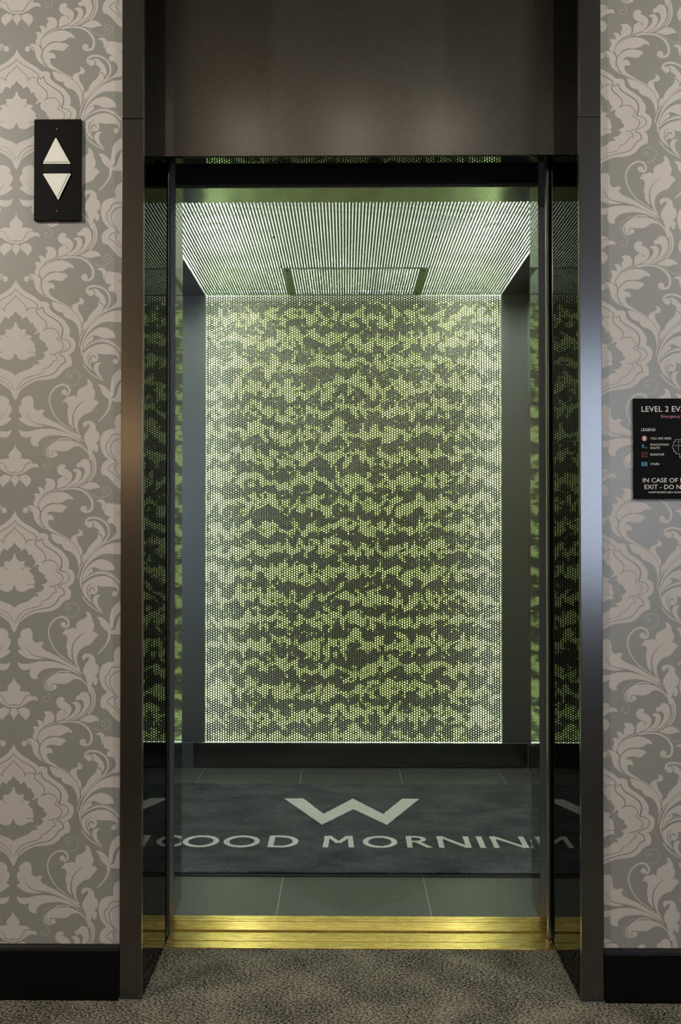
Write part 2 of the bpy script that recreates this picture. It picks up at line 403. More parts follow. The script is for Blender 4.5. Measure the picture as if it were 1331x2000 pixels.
poly(dark, 'C', '303,205* 340,265 410,320 425,375* 480,330 520,328* 570,410 580,452* 645,440* 665,510 708,570 700,620 655,685* 700,672 740,645 790,655* 765,700 780,770 850,820 903,865* 885,900* 935,940 945,970 900,1015 815,1045* 860,1070 868,1110 830,1165 760,1190 695,1200* 745,1230 762,1278* 700,1270 640,1290 580,1350 480,1390 370,1430 300,1470 270,1505*', med_ax, True)
poly(top, 'C', '300,432* 318,440 320,490 360,545 405,585* 450,570 505,575* 485,620 498,675* 540,688 590,700 635,728* 590,745 588,780 640,830 675,880 660,925* 690,960 690,1000 665,1037* 680,1070 690,1120* 620,1115 540,1150 460,1185 380,1180 320,1140 302,1085 290,1065*', med_ax, True)
tdark = []
stroke(tdark, 'C', '428,744 500,688', 1.0, 1.6, med_ax); stroke(tdark, 'C', '530,1036 600,1036 662,1042', 1.4, 1.0, med_ax)
# --- lotus and drops
lot = lambda y: 29.6-.9*(y-870)/90
poly(light, 'G', '307,25* 325,90 380,150 425,205 430,250 405,305* 440,298 495,310* 560,312 610,335 645,378* 655,408 700,403 750,420 780,480* 765,500* 735,480 670,480 590,515 500,575 420,612 350,628 290,622', lot, True)
stroke(dark, 'G', '642,380 560,385 510,430 480,500 430,560 350,582 285,565', 1.0, 1.3, lot)
poly(light, 'G', '290,638 340,650 375,700 370,750 330,805 305,850 292,888*', lot, True)
poly(light, 'G', '390,655* 440,640 490,622 560,640 610,690 625,740 605,800 560,850 535,888* 520,850 470,800 410,745 395,700')
# --- lower leaf spray
poly(light, 'E', '610,370* 650,420 670,490 668,570 690,630 740,665 770,668* 820,648 870,652 900,680* 860,710 855,750 900,800 1000,855 1120,910 F 74,950 205,1032 330,1112 460,1195 560,1300* 450,1242 330,1168 205,1105 E 1200,1045 1080,1000 960,966 905,968* 850,990 760,998 650,990 540,965 450,910 370,845* 400,815 445,790* 400,730 372,650 385,590 430,550* 420,490 450,430 520,385')
stroke(dark, 'E', '540,705 560,770 610,850 680,910 780,942 905,958', .6, 1.6)
stroke(light, 'F', '185,352 240,340 268,290 250,220 190,165 130,150 60,165 0,195 E 1050,270 1000,370 990,470 1010,580 1060,700 1130,810 1230,920 F 205,985 330,1080 470,1197', 4.6, 1.6)
disc(light, 'F', 160, 300, 56)
poly(light, 'E', '375,1042* 430,1080 520,1088 640,1075 780,1040 920,1033 1080,1040 1200,1070 F 130,1090 260,1140 400,1225 500,1310 590,1392* 480,1312 350,1238 200,1190 60,1168 E 1080,1170 960,1185 860,1220 790,1280 765,1340 780,1388* 700,1388 640,1350 612,1280 625,1210 665,1178* 600,1200 520,1215 440,1190 390,1120')
stroke(light, 'F', '310,1250 205,1235 80,1243 E 1130,1290 1040,1350 960,1430 937,1500 960,1570 1020,1605 1080,1600', 2.2, 3.4)
disc(light, 'E', 1105, 1548, 54)
poly(light, 'E', '1030,1588* 985,1550 970,1480 1000,1400 1080,1322 1180,1283 F 205,1268 320,1280 430,1320 540,1385 640,1490 690,1590 H 705,330 672,330 F 670,1625 640,1535 560,1442 480,1397 420,1388 350,1400 300,1440 220,1480 130,1488 0,1480 E 1080,1478 1042,1512 1038,1560')
poly(light, 'F', '650,880 690,880 750,910 795,970 805,1060 860,1120 875,1200 850,1280 795,1335* 845,1360 855,1420 830,1498 790,1505 765,1470 790,1442* 755,1450 735,1500 728,1560 748,1625 705,1625* 690,1600 650,1500 630,1420 605,1340 562,1270 565,1180 610,1090 660,1020 675,970 662,935* 640,962 605,972 590,1018* 545,990 538,940 570,895 615,884')
poly(light, 'F', '605,55* 650,45 700,85 735,160 745,230 780,290 775,370 745,445* 800,455 840,490 862,530* 825,545 820,570* 780,600 740,660 680,710 590,740 520,790 460,860 437,950 440,1050 470,1140 518,1200* 490,1206* 430,1130 385,1045* 370,1050* 320,1010 260,930 240,870 250,830* 225,750 230,660 245,580 215,520 175,500 132,505* 150,465 182,450* 185,410 240,392 300,385 340,368 395,385 420,405* 418,320 450,250 530,205 610,160 632,100')
stroke(dark, 'F', '565,465 450,560 370,670 340,770 338,870 352,980 385,1060', .8, 3.0)
dots('F', '190,152 260,158 330,155 400,135 450,90 472,30 D 478,1530 460,1470 420,1430 350,1410 280,1415 225,1450 205,1500 225,1545 270,1555 310,1530 300,1495 265,1490 262,1515')
dots('E', '1085,1250 1000,1290 930,1360 890,1440 890,1500 915,1580 G 950,295 985,325 1015,390 1020,450 990,495 940,505 895,485 875,450 890,415 930,410 930,440')
dots('B', '610,680 680,740 750,790 830,822 920,832 1000,815 1070,770 1110,710 1090,650 1030,615 970,625 935,680 950,730 1000,740 1025,705 1005,670')
dots('D', '790,780 870,770 960,770 1080,800 1160,840 1250,870')
poly(light, 'F', '830,150* 900,150 1000,210 1085,310 1100,370 1110,480 1090,600 1040,700 950,810 870,890* 840,880* 930,790 1010,680 1050,580 1055,480 1048,440 980,390 920,320 885,220')
poly(light, 'F', '1290,-150 1200,-100 1130,0 1095,150 1085,310 1108,420* 1165,330 1175,220 1250,90 1400,-40*')
poly(light, 'F', '1110,432* 1190,390 1240,250 1310,110 1500,60* 1500,480* 1330,500 1240,500 1160,490 1105,470')
# --- half-drop palmette (left half, closed on its axis)
poly(light, 'F', '1840,600* 1500,640 1290,740 1220,780 1175,870 1170,950 1185,1035* 1050,1055 940,1120 890,1230 885,1330 910,1460 960,1560 H 1050,325* 960,380 915,460 905,560 940,640* 1000,645 1080,710 1200,850 1300,920 1500,1000 1840,1060*')
for s in ('F 1400,1180 1290,1155 1200,1140 1110,1180 1080,1270 1015,1330 1005,1400 1030,1500 1090,1590 H 1240,390', 'F 1400,1200 1290,1230 1190,1260 1120,1330 1095,1420 1120,1540 H 1240,400',
          'H 1200,395 1110,430 1050,515 1150,600 1270,710 1400,820', 'H 1250,405 1180,490 1270,650 1400,760'):
    stroke(dark, 'F', s, 1.4)
poly(light, 'B', '805,905* 870,875 930,870 980,910 1000,955* 985,1020 950,1095* 935,1080 925,1000 890,930 830,915')
poly(light, 'B', '1010,945* 1150,955 1250,975 1330,1000 1500,1080* 1500,1500 1330,1640 D 1150,150* 1110,140* B 1140,1638 1200,1560 1220,1480 1190,1400 1130,1350 1075,1355* 1045,1330 1045,1270 1105,1225* 1000,1180 970,1100 985,1030')
stroke(dark, 'B', '1230,1110 1290,1160 1370,1260', 1.4)
# --- great acanthus stem
stroke(light, 'D', '452,915 480,770 540,640 650,500 780,370 930,240 1100,150 1290,30', 1.8, 2.8)
poly(light, 'D', '1500,190* 1180,205 1040,240 880,320 740,440 620,580 545,740 505,860 482,930 492,1040 525,1140* 527,1050* 520,1000 545,830 600,700 690,590 800,500 920,440 1050,420 1200,430 1500,440*')
poly(light, 'D', '1190,765* 1180,690 1130,620 1040,560 940,535 840,550 740,600 650,680 580,780 545,880 540,930* 570,865 640,760 730,700* 800,700 900,740 1000,760 1110,750 1165,745')
poly(light, 'D', '740,712* 745,790* 690,820 620,880 560,950 530,1005* 550,900 600,810 670,745')
stroke(light, 'D', '535,1000 620,915 740,842 880,805 1000,812 1120,860 1220,930 1290,1010', 1.2, 4.0, wm=1.8)
poly(light, 'D', '830,1055* 850,1130 830,1200 770,1238 715,1225 700,1250 715,1325* 690,1310 745,1412* 660,1350 580,1265 540,1180 535,1100 545,1055 620,985 720,922 830,882 930,868 1040,882 1140,932 1220,1002 1262,1080 1270,1170 1245,1225 1250,1160 1200,1102 1100,1078 980,1082 900,1076')
stroke(dark, 'D', '725,1018 665,1060 637,1110 637,1180 660,1250 712,1322', .8, 2.0)
stroke(dark, 'D', '693,1205 685,1150 720,1110 770,1115 788,1150', 2.4, 2.0)
disc(light, 'D', 1190, 1222, 56)
poly(light, 'D', '910,1255* 860,1290 845,1370 870,1470 940,1565* 920,1570 840,1510 770,1420 750,1330 790,1260 850,1240')
stroke(light, 'D', '545,1280 620,1390 720,1480 830,1550 950,1610', 2.6, 1.8)
poly(light, 'D', '-106,15* 0,35 150,98 290,180 400,280 470,395 500,520 500,620 460,745* 455,640 420,520 360,430 290,380 200,350 140,290 130,240* 60,225 0,200 -60,140')
stroke(light, 'A', '930,1440 1040,1500 1180,1560 D 100,50 200,100 290,155', 3.4, 1.8)
poly(light, 'D', '445,-61* 500,-56 550,0 545,50 490,75 435,70* 435,140 460,230 520,320 535,390 512,495* 490,420 430,300 302,165* 310,110 350,65 420,40 460,10 470,-20')
poly(light, 'D', '835,40* 900,60 938,130 928,215* 850,275 740,380 620,510 525,605* 530,500 560,440 620,400* 650,320 720,230 800,150 840,90')
stroke(light, 'B', '605,1380 620,1290 690,1245 790,1240 900,1270 1000,1340 1055,1430 1070,1530 D 1050,80 950,215', 4.6, 3.0)
disc(light, 'B', 685, 1375, 66)
poly(light, 'B', '720,1300* 800,1300 900,1380 970,1480 995,1590 D 980,70 950,125* 920,50 845,10* B 845,1540* 880,1505* 820,1450 765,1420* 775,1370 750,1325')
# --- upper sprig
disc(light, 'A', 515, 1095, 54)
stroke(light, 'A', '475,1065 525,1045 585,1060 640,1120', 2.8, 2.2)
poly(light, 'A', '555,1010* 610,990 700,1010 770,1060 805,1130 800,1180 775,1250 800,1340 850,1410 935,1465* 880,1450 780,1380 710,1300 680,1210 660,1120 620,1050')
poly(light, 'A', '755,1030* 690,990 680,940 710,870 705,800 675,780* 720,750 770,755 805,780* 790,690 750,630* 820,625 870,655 905,700* 905,600 940,530 895,465* 960,450 1050,460 1110,530 1115,600 1090,660* 1000,700 900,760 820,850 775,940')
stroke(light, 'A', '785,1030 800,940 860,845 950,768 1060,708 1180,668 B 205,635 300,612 400,590', 2.0, 1.6)
poly(light, 'A', '825,1105* 800,1020 812,940 870,855 960,785 1080,735 1200,720 B 180,737 270,780 340,840 345,870 325,885* 300,865 230,870 150,920 50,945 A 1060,940 960,970 890,1030')
poly(light, 'B', '232,1045* 190,1000 100,975 0,962 A 1050,972 960,1002 880,1072 835,1150 830,1240 850,1330 900,1410 1000,1480 1100,1525 1160,1540* 1150,1520 1040,1450 980,1370 975,1310 1010,1280 1085,1295* 1080,1230 1030,1180 935,1170* 990,1125 1060,1115 1130,1125 1230,1135 B 150,1110 190,1060')
stroke(light, 'A', '805,1205 798,1260 812,1330 855,1405', 1.2, 1.2, wm=1.0)
poly(light, 'B', '195,225* 180,185 120,165 60,190 25,250 30,310 70,370 150,412* 80,440 35,500 25,600 5,650* 100,630 180,600 260,550 310,490 330,410 310,340 250,290 155,238*')
stroke(dark, 'B', '150,414 195,430 218,490', .8, 1.6)
poly(light, 'B', '330,295* 380,262 450,260 505,310 515,380 490,460 420,540 300,600 170,620* 300,540 380,460 410,380 395,325')
poly(light, 'B', '455,240* 420,210 420,160 490,120 520,75 590,60 650,85 685,160 700,260 680,350 620,440 540,520 440,580 340,610* 440,540 520,460 570,360 575,290 550,240 500,220')
stroke(light, 'B', '690,-5 735,100 745,220 730,320 670,430 580,520 470,590 340,620', 3.4, 1.6)
stroke(light, 'B', '735,-30 785,100 795,220 780,330 730,430 660,515', 4.6, 3.0)
poly(light, 'B', '470,630* 560,580 640,535 730,522 810,550 870,600 888,645* 830,640 770,655 690,675 600,660')
stroke(light, 'B', '80,690 220,660 330,655 470,670 590,730 680,820 730,920 730,1030 690,1100 610,1120 545,1105 510,1070', 2.4, 4.4, wm=1.2)
disc(light, 'B', 560, 1060, 64)

def damask(name, axis_x, z0, xlo, xhi):
    """print the repeat over one side of the wall, trimmed to that side"""
    for lname, lst, mat, off in (('damask_motif', light, 'paper_motif', .00012), ('damask_outline', dark, 'paper_ground', .0005),
                                 ('damask_leaf', top, 'paper_motif', .0009), ('damask_vein', tdark, 'paper_ground', .0012)):
        V, Fc = [], []
        j0 = math.floor((xlo-axis_x)/(2*HALF))-1; j1 = math.ceil((xhi-axis_x)/(2*HALF))+1
        for j in range(j0, j1+1):
            for mir in (1, -1):
                a = axis_x+2*HALF*j
                lo, hi = (a, a+HALF) if mir > 0 else (a-HALF, a)
                if hi < xlo or lo > xhi: continue
                for r in range(-4, 4):
                    zz = z0-r*PER
                    if zz < -.3 or zz > ZTOP+.5: continue
                    for n, q in enumerate(lst):
                        y = YW-off-n*1.2e-7
                        b0 = len(V); V += [(a+mir*x, y, zz+z) for x, z in q]
                        Fc.append(list(range(b0, b0+len(q))))
        bm = bmesh.new(); vv = [bm.verts.new(v) for v in V]
        for f in Fc:
            try: bm.faces.new([vv[i] for i in f])
            except ValueError: pass
        for co, no in (((xlo, 0, 0), (-1, 0, 0)), ((xhi, 0, 0), (1, 0, 0)), ((0, 0, .10), (0, 0, -1)), ((0, 0, ZTOP-.001), (0, 0, 1))):
            bmesh.ops.bisect_plane(bm, geom=bm.verts[:]+bm.edges[:]+bm.faces[:], plane_co=co, plane_no=no, clear_outer=True)
        for f in bm.faces:
            f.normal_update()
            if f.normal.y > 0: f.normal_flip()
        o = obj_bm(lname, bm, mat, wall)
damask('left', -.851, 1.761, -1.75, -W-.02)
damask('right', .566, 1.736, W+.02, 1.75)

# ================================================================== ENTRANCE FRAME
fr = thing('elevator_doorway', 'dark brushed steel elevator doorway with tall transom panel above the opening', 'doorway', (0, .15, 0))
fr_inv = Matrix.Translation((0, -.15, 0))
def under(o, par):
    o.parent = par; o.matrix_parent_inverse = Matrix.Translation(-Vector(par.location)); return o
ZJ = 2.1515
for s in (-1, 1):
    a, b_ = sorted((s*W, s*(W+FW)))
    under(box('jamb', 'frame', a, b_, 0, YW+.004, .002, ZJ-.0006, None, .0012), fr)
    under(box('jamb_extension', 'frame', a, b_, 0, YW+.004, ZJ+.0006, ZTOP, None, .0012), fr)
    a, b_ = sorted((s*W, s*(W+.0038)))
    under(box('jamb_return', 'frame_polish', a, b_, YW+.0045, YJ, .0, ZTOP, None, .0005), fr)
under(box('transom_panel', 'transom', -W+.0005, W-.0005, YT, .3145, ZT+.0035, ZTOP), fr)
under(box('transom_edge', 'frame_polish', -W+.0005, W-.0005, YT+.0015, .318, ZT-.0005, ZT+.003, None, .0006), fr)
# open landing doors, slid into their pockets
for s, x, lab in ((-1, .5322, 'leading edge of the open left landing door, slid into its pocket'), (1, .5265, 'leading edge of the open right landing door, slid into its pocket')):
    d = thing('sliding_door', lab, 'elevator door', (s*(x+.27), .342, .012), 'open landing doors')
    a, b_ = sorted((s*x, s*(x+.54)))
    under(box('door_panel', 'frame', a, b_, .328, .356, .012, 2.22, None, .002), d)
    a, b_ = sorted((s*(x-.002), s*(x+.006)))
    under(box('door_edge_strip', 'black' if s < 0 else 'car_steel', a, b_, .334, .350, .014, 2.20), d)  # left strip is black to stand in for the shaded pocket gap
    under(box('hanger_rail', 'gloss_black', s*(x+.27)-.26, s*(x+.27)+.26, .330, .354, 2.2205, 2.30), d)
# landing sill in brass: two flats, a groove, a nosing
sill = thing('threshold', 'polished brass landing threshold between carpet and elevator car', 'threshold', (0, .33, 0))
XS = W-.0005
under(box('front_flat', 'brass', -XS, XS, .2806, .3205, -.04, .0035, None, .0012), sill)
under(box('groove_channel', 'black', -XS, XS, .3205, .3255, -.04, -.012), sill)  # coloured black for the shade inside the groove
under(box('rear_flat', 'brass', -XS, XS, .3255, .3766, -.04, .0035, None, .0012), sill)

# ================================================================== ELEVATOR CAR
car = thing('elevator_car', 'open elevator car with green backlit perforated rear wall and glowing perforated ceiling', 'elevator', (0, 1.35, 0))
U = lambda o: under(o, car)
def sub(o, par):
    o.parent = par; return o
# car sill
cs = U(box('car_sill', 'black', -.62, .62, .3967, YC0, -.05, -.008))  # base coloured black so the gap between the sills stays dark
for i, (a, b_) in enumerate(((.4555, .4735), (.4765, YC0))): sub(box('sill_flat', 'brass', -.62, .62, a, b_, -.008, .003, None, .001), cs)
for k in range(8):
    y0 = .3970+k*.0070
    sub(box('sill_rib', 'brass', -.62, .62, y0, y0+.0052, -.008, .0028, None, .0011), cs)
# floor
cf = U(box('car_floor', 'grout', -XW-.01, XW+.01, YC0, YB+.0095, -.05, -.0008))
xs = [-XW, -.7054, -.2424, .2168, .6800, XW]; ysr = [YC0+.001, 1.193, 2.107, YB]
for i in range(5):
    for j in range(3):
        sub(box('floor_tile', 'tile', xs[i]+.0014, xs[i+1]-.0014, ysr[j]+.0014, ysr[j+1]-.0014, -.004, .0008, None, .0008), cf)
# front posts and header
for s in (-1, 1):
    xp = .5446 if s < 0 else .5352          # the car stands a touch off centre in the opening
    a, b_ = sorted((s*xp, s*1.10))
    U(box('front_post', 'post', a, b_, YC0, YC1-.003, 0, ZC+.2))
    a, b_ = sorted((s*(xp-.0012), s*xp))
    U(box('post_return', 'car_polish', a, b_, YC0+.001, YC1, .001, ZS, None))
    a, b_ = sorted((s*xp, s*XW))
    U(box('front_return', 'car_steel', a, b_, YC1-.003, YC1, .001, ZC))
    a, b_ = sorted((s*XW, s*(XW+.01)))
    U(box('side_wall', 'car_steel', a, b_, YC1, YB, .0, ZC))
    a, b_ = sorted((s*(XW-.004), s*XW))
    U(box('side_kick_plate', 'car_dark', a, b_, YC1+.001, YB-.012, .002, .1185))
    a, b_ = sorted((s*XP, s*XW))
    U(box('ceiling_margin', 'car_dark', a, b_, YC1, YB, ZC, ZC+.004))
    U(box('rear_margin', 'car_steel', a, b_, YB, YB+.01, .1190, ZC+.02))
U(box('header', 'black', -.5446, .5352, YC0, YC1-.003, ZS+.002, ZC+.36))
U(box('header_lip', 'transom', -.5433, .5339, YC0-.004, YC0, ZS, ZS+.010, None, .001))
U(box('header_soffit', 'soffit', -.5433, .5339, YC0, YC1, ZS, ZS+.002))
U(box('header_inside', 'car_steel', -.5446, .5352, YC1-.003, YC1, ZS+.0021, ZC))
U(box('rear_light_stop', 'black', -XW-.01, XW+.01, YB+.0101, YB+.0118, -.05, .1185))  # added strip, stops sky light leaking in under the kick plate
U(box('rear_corner_plate', 'car_steel', -XW, -.7616, YB-.002, YB+.01, .002, .1185))
U(box('kick_plate', 'car_dark', -.7612, XW-.0045, YB-.004, YB+.01, .004, .1185, None, .001))

# perforated sheets: staggered holes, real openings with wall thickness
def perforated(name, mat, nx, ny, a, b, th, place, rh):
    """cells on a staggered lattice; each cell a ring of six quads round a hexagonal hole plus the hole's wall"""
    i, j = np.meshgrid(np.arange(nx), np.arange(ny), indexing='ij')
    cx = (i+.5)*a; cy = (j+.5)*b + np.where(i % 2 == 1, b/2, 0)-b/4
    c = np.stack([cx.ravel(), cy.ravel()], 1); n = len(c)
    outer = np.array([(2*a/3, 0), (a/3, b/2), (-a/3, b/2), (-2*a/3, 0), (-a/3, -b/2), (a/3, -b/2)])
    ang = np.arange(6)*PI/3
    inner = np.stack([np.cos(ang), np.sin(ang)], 1)*rh
    wd, ht = nx*a, ny*b
    o2 = c[:, None, :]+outer[None]; o2[..., 0] = np.clip(o2[..., 0], 0, wd); o2[..., 1] = np.clip(o2[..., 1], 0, ht)
    i2 = c[:, None, :]+inner[None]; i2[..., 1] = np.clip(i2[..., 1], .0002, ht-.0002)
    V = np.concatenate([np.concatenate([o2, np.zeros((n, 6, 1))], 2), np.concatenate([i2, np.zeros((n, 6, 1))], 2), np.concatenate([i2, np.full((n, 6, 1), th)], 2)], 1)
    V = place(V.reshape(-1, 3))
    k = np.arange(6); k2 = (k+1) % 6
    q = np.concatenate([np.stack([k, k2, k2+6, k+6], 1), np.stack([k+6, k2+6, k2+12, k+12], 1)], 0)
    Q = (np.arange(n)[:, None, None]*18+q[None]).reshape(-1, 4).astype(np.int32)
    me = bpy.data.meshes.new(name)
    me.vertices.add(len(V)); me.vertices.foreach_set('co', V.astype(np.float32).ravel())
    me.loops.add(Q.size); me.loops.foreach_set('vertex_index', Q.ravel())
    me.polygons.add(len(Q)); me.polygons.foreach_set('loop_start', np.arange(0, Q.size, 4, dtype=np.int32))
    me.polygons.foreach_set('loop_total', np.full(len(Q), 4, np.int32))
    me.update(calc_edges=True); me.validate()
    return link(name, me, mat)
NX = 121; a_ = 2*XP/NX
NZ = 183; zb0 = .1188; b_z = (ZC-.0002-zb0)/NZ
U(perforated('perforated_rear_panel', 'perf', NX, NZ, a_, b_z, .0015, lambda v: np.stack([v[:, 0]-XP, YB+v[:, 2], zb0+v[:, 1]], 1), .00385))
NY = 135; b_y = (YB-YC1)/NY
U(perforated('perforated_ceiling_panel', 'perf_ceiling', NX, NY, a_, b_y, .0015, lambda v: np.stack([v[:, 0]-XP, YC1+v[:, 1], ZC+v[:, 2]], 1), .0040))
# rear light box
lb = U(boxes('rear_light_box', 'white_box', [(-XP-.05, XP+.05, YB+.155, YB+.17, zb0-.02, ZC+.02), (-XP-.05, -XP-.02, YB+.012, YB+.155, zb0-.02, ZC+.02),
    (XP+.02, XP+.05, YB+.012, YB+.155, zb0-.02, ZC+.02), (-XP-.05, XP+.05, YB+.012, YB+.155, zb0-.04, zb0-.02), (-XP-.05, XP+.05, YB+.012, YB+.155, ZC+.006, ZC+.02)]))
sub(box('foliage_film', 'foliage', -XP-.015, XP+.015, YB+.130, YB+.133, zb0-.015, ZC), lb)
for nm, bx in (('led_strip', (-XP-.018, -XP-.004, YB+.012, YB+.030, zb0, ZC-.08)), ('led_strip', (XP+.004, XP+.018, YB+.012, YB+.030, zb0, ZC-.08)), ('led_strip', (-XP, XP, YB+.012, YB+.030, zb0-.014, zb0-.002))):
    sub(box(nm, 'led_low' if bx[1] == XP else 'led', *bx), lb)
# ceiling light box
cb = U(boxes('ceiling_light_box', 'white_box', [(-XP-.02, XP+.02, YC1-.002, YB+.0, ZC+.150, ZC+.165), (-XP-.02, -XP-.001, YC1, YB, ZC+.006, ZC+.150), (XP+.001, XP+.02, YC1, YB, ZC+.006, ZC+.150),
    (-XP, XP, YC1-.002, YC1+.002, ZC+.004, ZC+.150), (-XP, XP, YB-.004, YB, ZC+.024, ZC+.150)]))
sub(box('diffuser', 'diffuser', -XP, XP, YC1+.003, YB-.005, ZC+.135, ZC+.140), cb)
for x, y, k in ((-.57, 1.25, .4), (.57, 1.27, .4), (-.57, 1.55, 1.0), (.57, 1.57, 1.0), (-.57, 1.84, .6), (.57, 1.86, .6)):
    lh = sub(lathe('light_box_lamp', 'white_box', [(0, 0), (.03, 0), (.035, .012), (0, .012)], 20, (x, y, ZC+.122)), cb)
    ld = bpy.data.lights.new('light_box_bulb', 'POINT'); ld.energy = PLENUM_HOT*k; ld.color = (.92, 1, .86); ld.shadow_soft_size = .02
    lo = bpy.data.objects.new('light_box_bulb', ld); C.objects.link(lo); lo.location = (x, y, ZC+.055); sub(lo, cb)
# escape hatch and ceiling screws
ht = U(boxes('escape_hatch', 'hatch', [(-.304, -.274, 1.709, 2.190, ZC-.003, ZC-.0003), (.286, .316, 1.709, 2.190, ZC-.003, ZC-.0003),
    (-.274, .286, 1.709, 1.722, ZC-.003, ZC-.0003), (-.274, .286, 2.176, 2.190, ZC-.003, ZC-.0003)]))
scr = None
for x, y, hz in ((-.3109, 1.28, 0), (.3099, 1.2866, 0), (-.3110, 1.694, 0), (.3235, 1.699, 0), (-.289, 1.741, 1), (.301, 1.747, 1), (.008, 1.7155, 1), (-.289, 2.133, 1), (.301, 2.139, 1)):
    z = ZC-(.003 if hz else 0)
    if scr is None:
        scr = lathe('screw', 'screw', [(.0052, 0), (.0050, -.0015), (.0034, -.0032), (.0012, -.0038), (.0010, -.003), (0, -.003)], 12, (0, 0, 0))
        o = scr
    else:
        o = scr.copy(); C.objects.link(o)
    o.location = (x, y, z)
    if hz: o.parent = ht; o.location = (x, y, z)
    else: under(o, car)

# ================================================================== FLOOR MAT
mz = .011
MX0, MX1, MY0, MY1 = -.805, .805, .806, 1.890
fm = thing('floor_mat', 'charcoal pile floor mat with ivory W emblem and lettering on the car floor', 'mat', (0, 1.35, .0008))
under(box('rubber_base', 'rubber', MX0, MX1, MY0, MY1, .001, .004), fm)
under(box('pile', 'mat_pile', MX0+.004, MX1-.004, MY0+.018, MY1-.006, .0041, mz, None, .0025), fm)
def flat(name, pts, rough=.0012):
    """ivory pile inlay: outline resampled and roughened like tufts, raised a little"""
    out = []
    n = len(pts)
    for i in range(n):
        a, b = Vector(pts[i]), Vector(pts[(i+1) % n]); k = max(1, int((b-a).length/.005))
        for t in range(k): p = a.lerp(b, t/k); out.append((p.x+random.uniform(-rough, rough), p.y+random.uniform(-rough, rough)))
    bm = bmesh.new()
    A = [bm.verts.new((x, y, mz-.001)) for x, y in out]; B = [bm.verts.new((x, y, mz+.0015)) for x, y in out]
    bm.faces.new(B)
    for i in range(len(out)): j = (i+1) % len(out); bm.faces.new((A[i], A[j], B[j], B[i]))
    bmesh.ops.recalc_face_normals(bm, faces=bm.faces[:])
    return under(obj_bm(name, bm, 'mat_letter'), fm)
emb = [(-.2935, 1.652), (-.2135, 1.652), (-.1240, 1.442), (-.0065, 1.652), (.1115, 1.442), (.1995, 1.652), (.2715, 1.652), (.1205, 1.310), (-.0060, 1.508), (-.1270, 1.310)]
flat('emblem', emb)
LH0, LH1, SW = 1.055, 1.178, .020
def ring(name, cx, rx, a0=0, a1=2*PI, n=44):
    cy = (LH0+LH1)/2; ry = (LH1-LH0)/2+.002
    full = a1-a0 > 6.28
    ang = [a0+(a1-a0)*k/n for k in range(n+1)]
    o_ = [(cx+rx*math.cos(t), cy+ry*math.sin(t)) for t in ang]; i_ = [(cx+(rx-SW)*math.cos(t), cy+(ry-SW*.9)*math.sin(t)) for t in ang]
    bm = bmesh.new()
    r = lambda p: (p[0]+random.uniform(-.001, .001), p[1]+random.uniform(-.001, .001))
    m = n if full else n+1
    O = [r(p) for p in o_[:m]]; I = [r(p) for p in i_[:m]]
    lay = [[bm.verts.new((x, y, z)) for x, y in L_] for L_, z in ((O, mz+.0015), (I, mz+.0015), (O, mz-.001), (I, mz-.001))]
    for k in range(m if full else m-1):
        j = (k+1) % m
        for p, q in ((0, 1), (2, 0), (1, 3)): bm.faces.new((lay[p][k], lay[p][j], lay[q][j], lay[q][k]))
    bmesh.ops.recalc_face_normals(bm, faces=bm.faces[:])
    return bm
def bars(bm, segs):
    for ns, (x0, y0, x1, y1, wd) in enumerate(segs):
        zt = mz+.0016+.00012*ns
        # parallelogram bar with horizontal ends
        h = wd/2
        A = [(x0-h, y0), (x0+h, y0), (x1+h, y1), (x1-h, y1)]
        sub_ = 8; L_ = []
        for t in range(sub_+1):
            u = t/sub_; xl = A[0][0]+(A[3][0]-A[0][0])*u; xr = A[1][0]+(A[2][0]-A[1][0])*u; y = y0+(y1-y0)*u
            L_.append(((xl+random.uniform(-.001, .001), y), (xr+random.uniform(-.001, .001), y)))
        tp = [[bm.verts.new((*p, zt)) for p in pr] for pr in L_]; bt = [[bm.verts.new((*p, mz-.001)) for p in pr] for pr in L_]
        for a, b, c, d in zip(tp, tp[1:], bt, bt[1:]):
            bm.faces.new((a[0], a[1], b[1], b[0])); bm.faces.new((a[0], b[0], d[0], c[0])); bm.faces.new((a[1], c[1], d[1], b[1]))
    bmesh.ops.recalc_face_normals(bm, faces=bm.faces[:])
    return bm
def letter(bm): under(obj_bm('letter', bm, 'mat_letter'), fm)
h0, h1 = LH0, LH1; hm = (h0+h1)/2
g = ring('G', -.705, .0655, .75, 2*PI-.10); letter(bars(g, [(-.652, hm-.050, -.652, hm-.002, SW)]))
letter(ring('O', -.5597, .0656)); letter(ring('O', -.4120, .0656))
d_ = ring('D', -.270, .0622, -PI/2, PI/2); letter(bars(d_, [(-.305, h0, -.305, h1, SW), (-.2875, h0-.002, -.2875, h0+.016, .036), (-.2875, h1-.016, -.2875, h1+.002, .036)]))
letter(bars(bmesh.new(), [(-.109, h0, -.104, h1, SW*.95), (-.016, h0, -.021, h1, SW*.95), (-.0625, h0+.045, -.098, h1, SW*.95), (-.0625, h0+.045, -.027, h1, SW*.95)]))
letter(ring('O', .0868, .0620))
r_ = bmesh.new(); rr = .034
for k in range(20):
    t0, t1 = -PI/2+PI*k/20, -PI/2+PI*(k+1)/20; cy = h1-rr+.001
    vs4 = [r_.verts.new((.217+R*math.cos(t)*1.12, cy+(R)*math.sin(t), mz+.0015)) for R, t in ((rr, t0), (rr, t1), (rr-SW*.85, t1), (rr-SW*.85, t0))]; r_.faces.new(vs4)
letter(bars(r_, [(.192, h0, .192, h1, SW*.95), (.209, h1-.016, .209, h1+.001, .034), (.209, h1-2*rr+.001, .209, h1-2*rr+.018, .034), (.262, h0, .219, h1-2*rr+.012, SW)]))
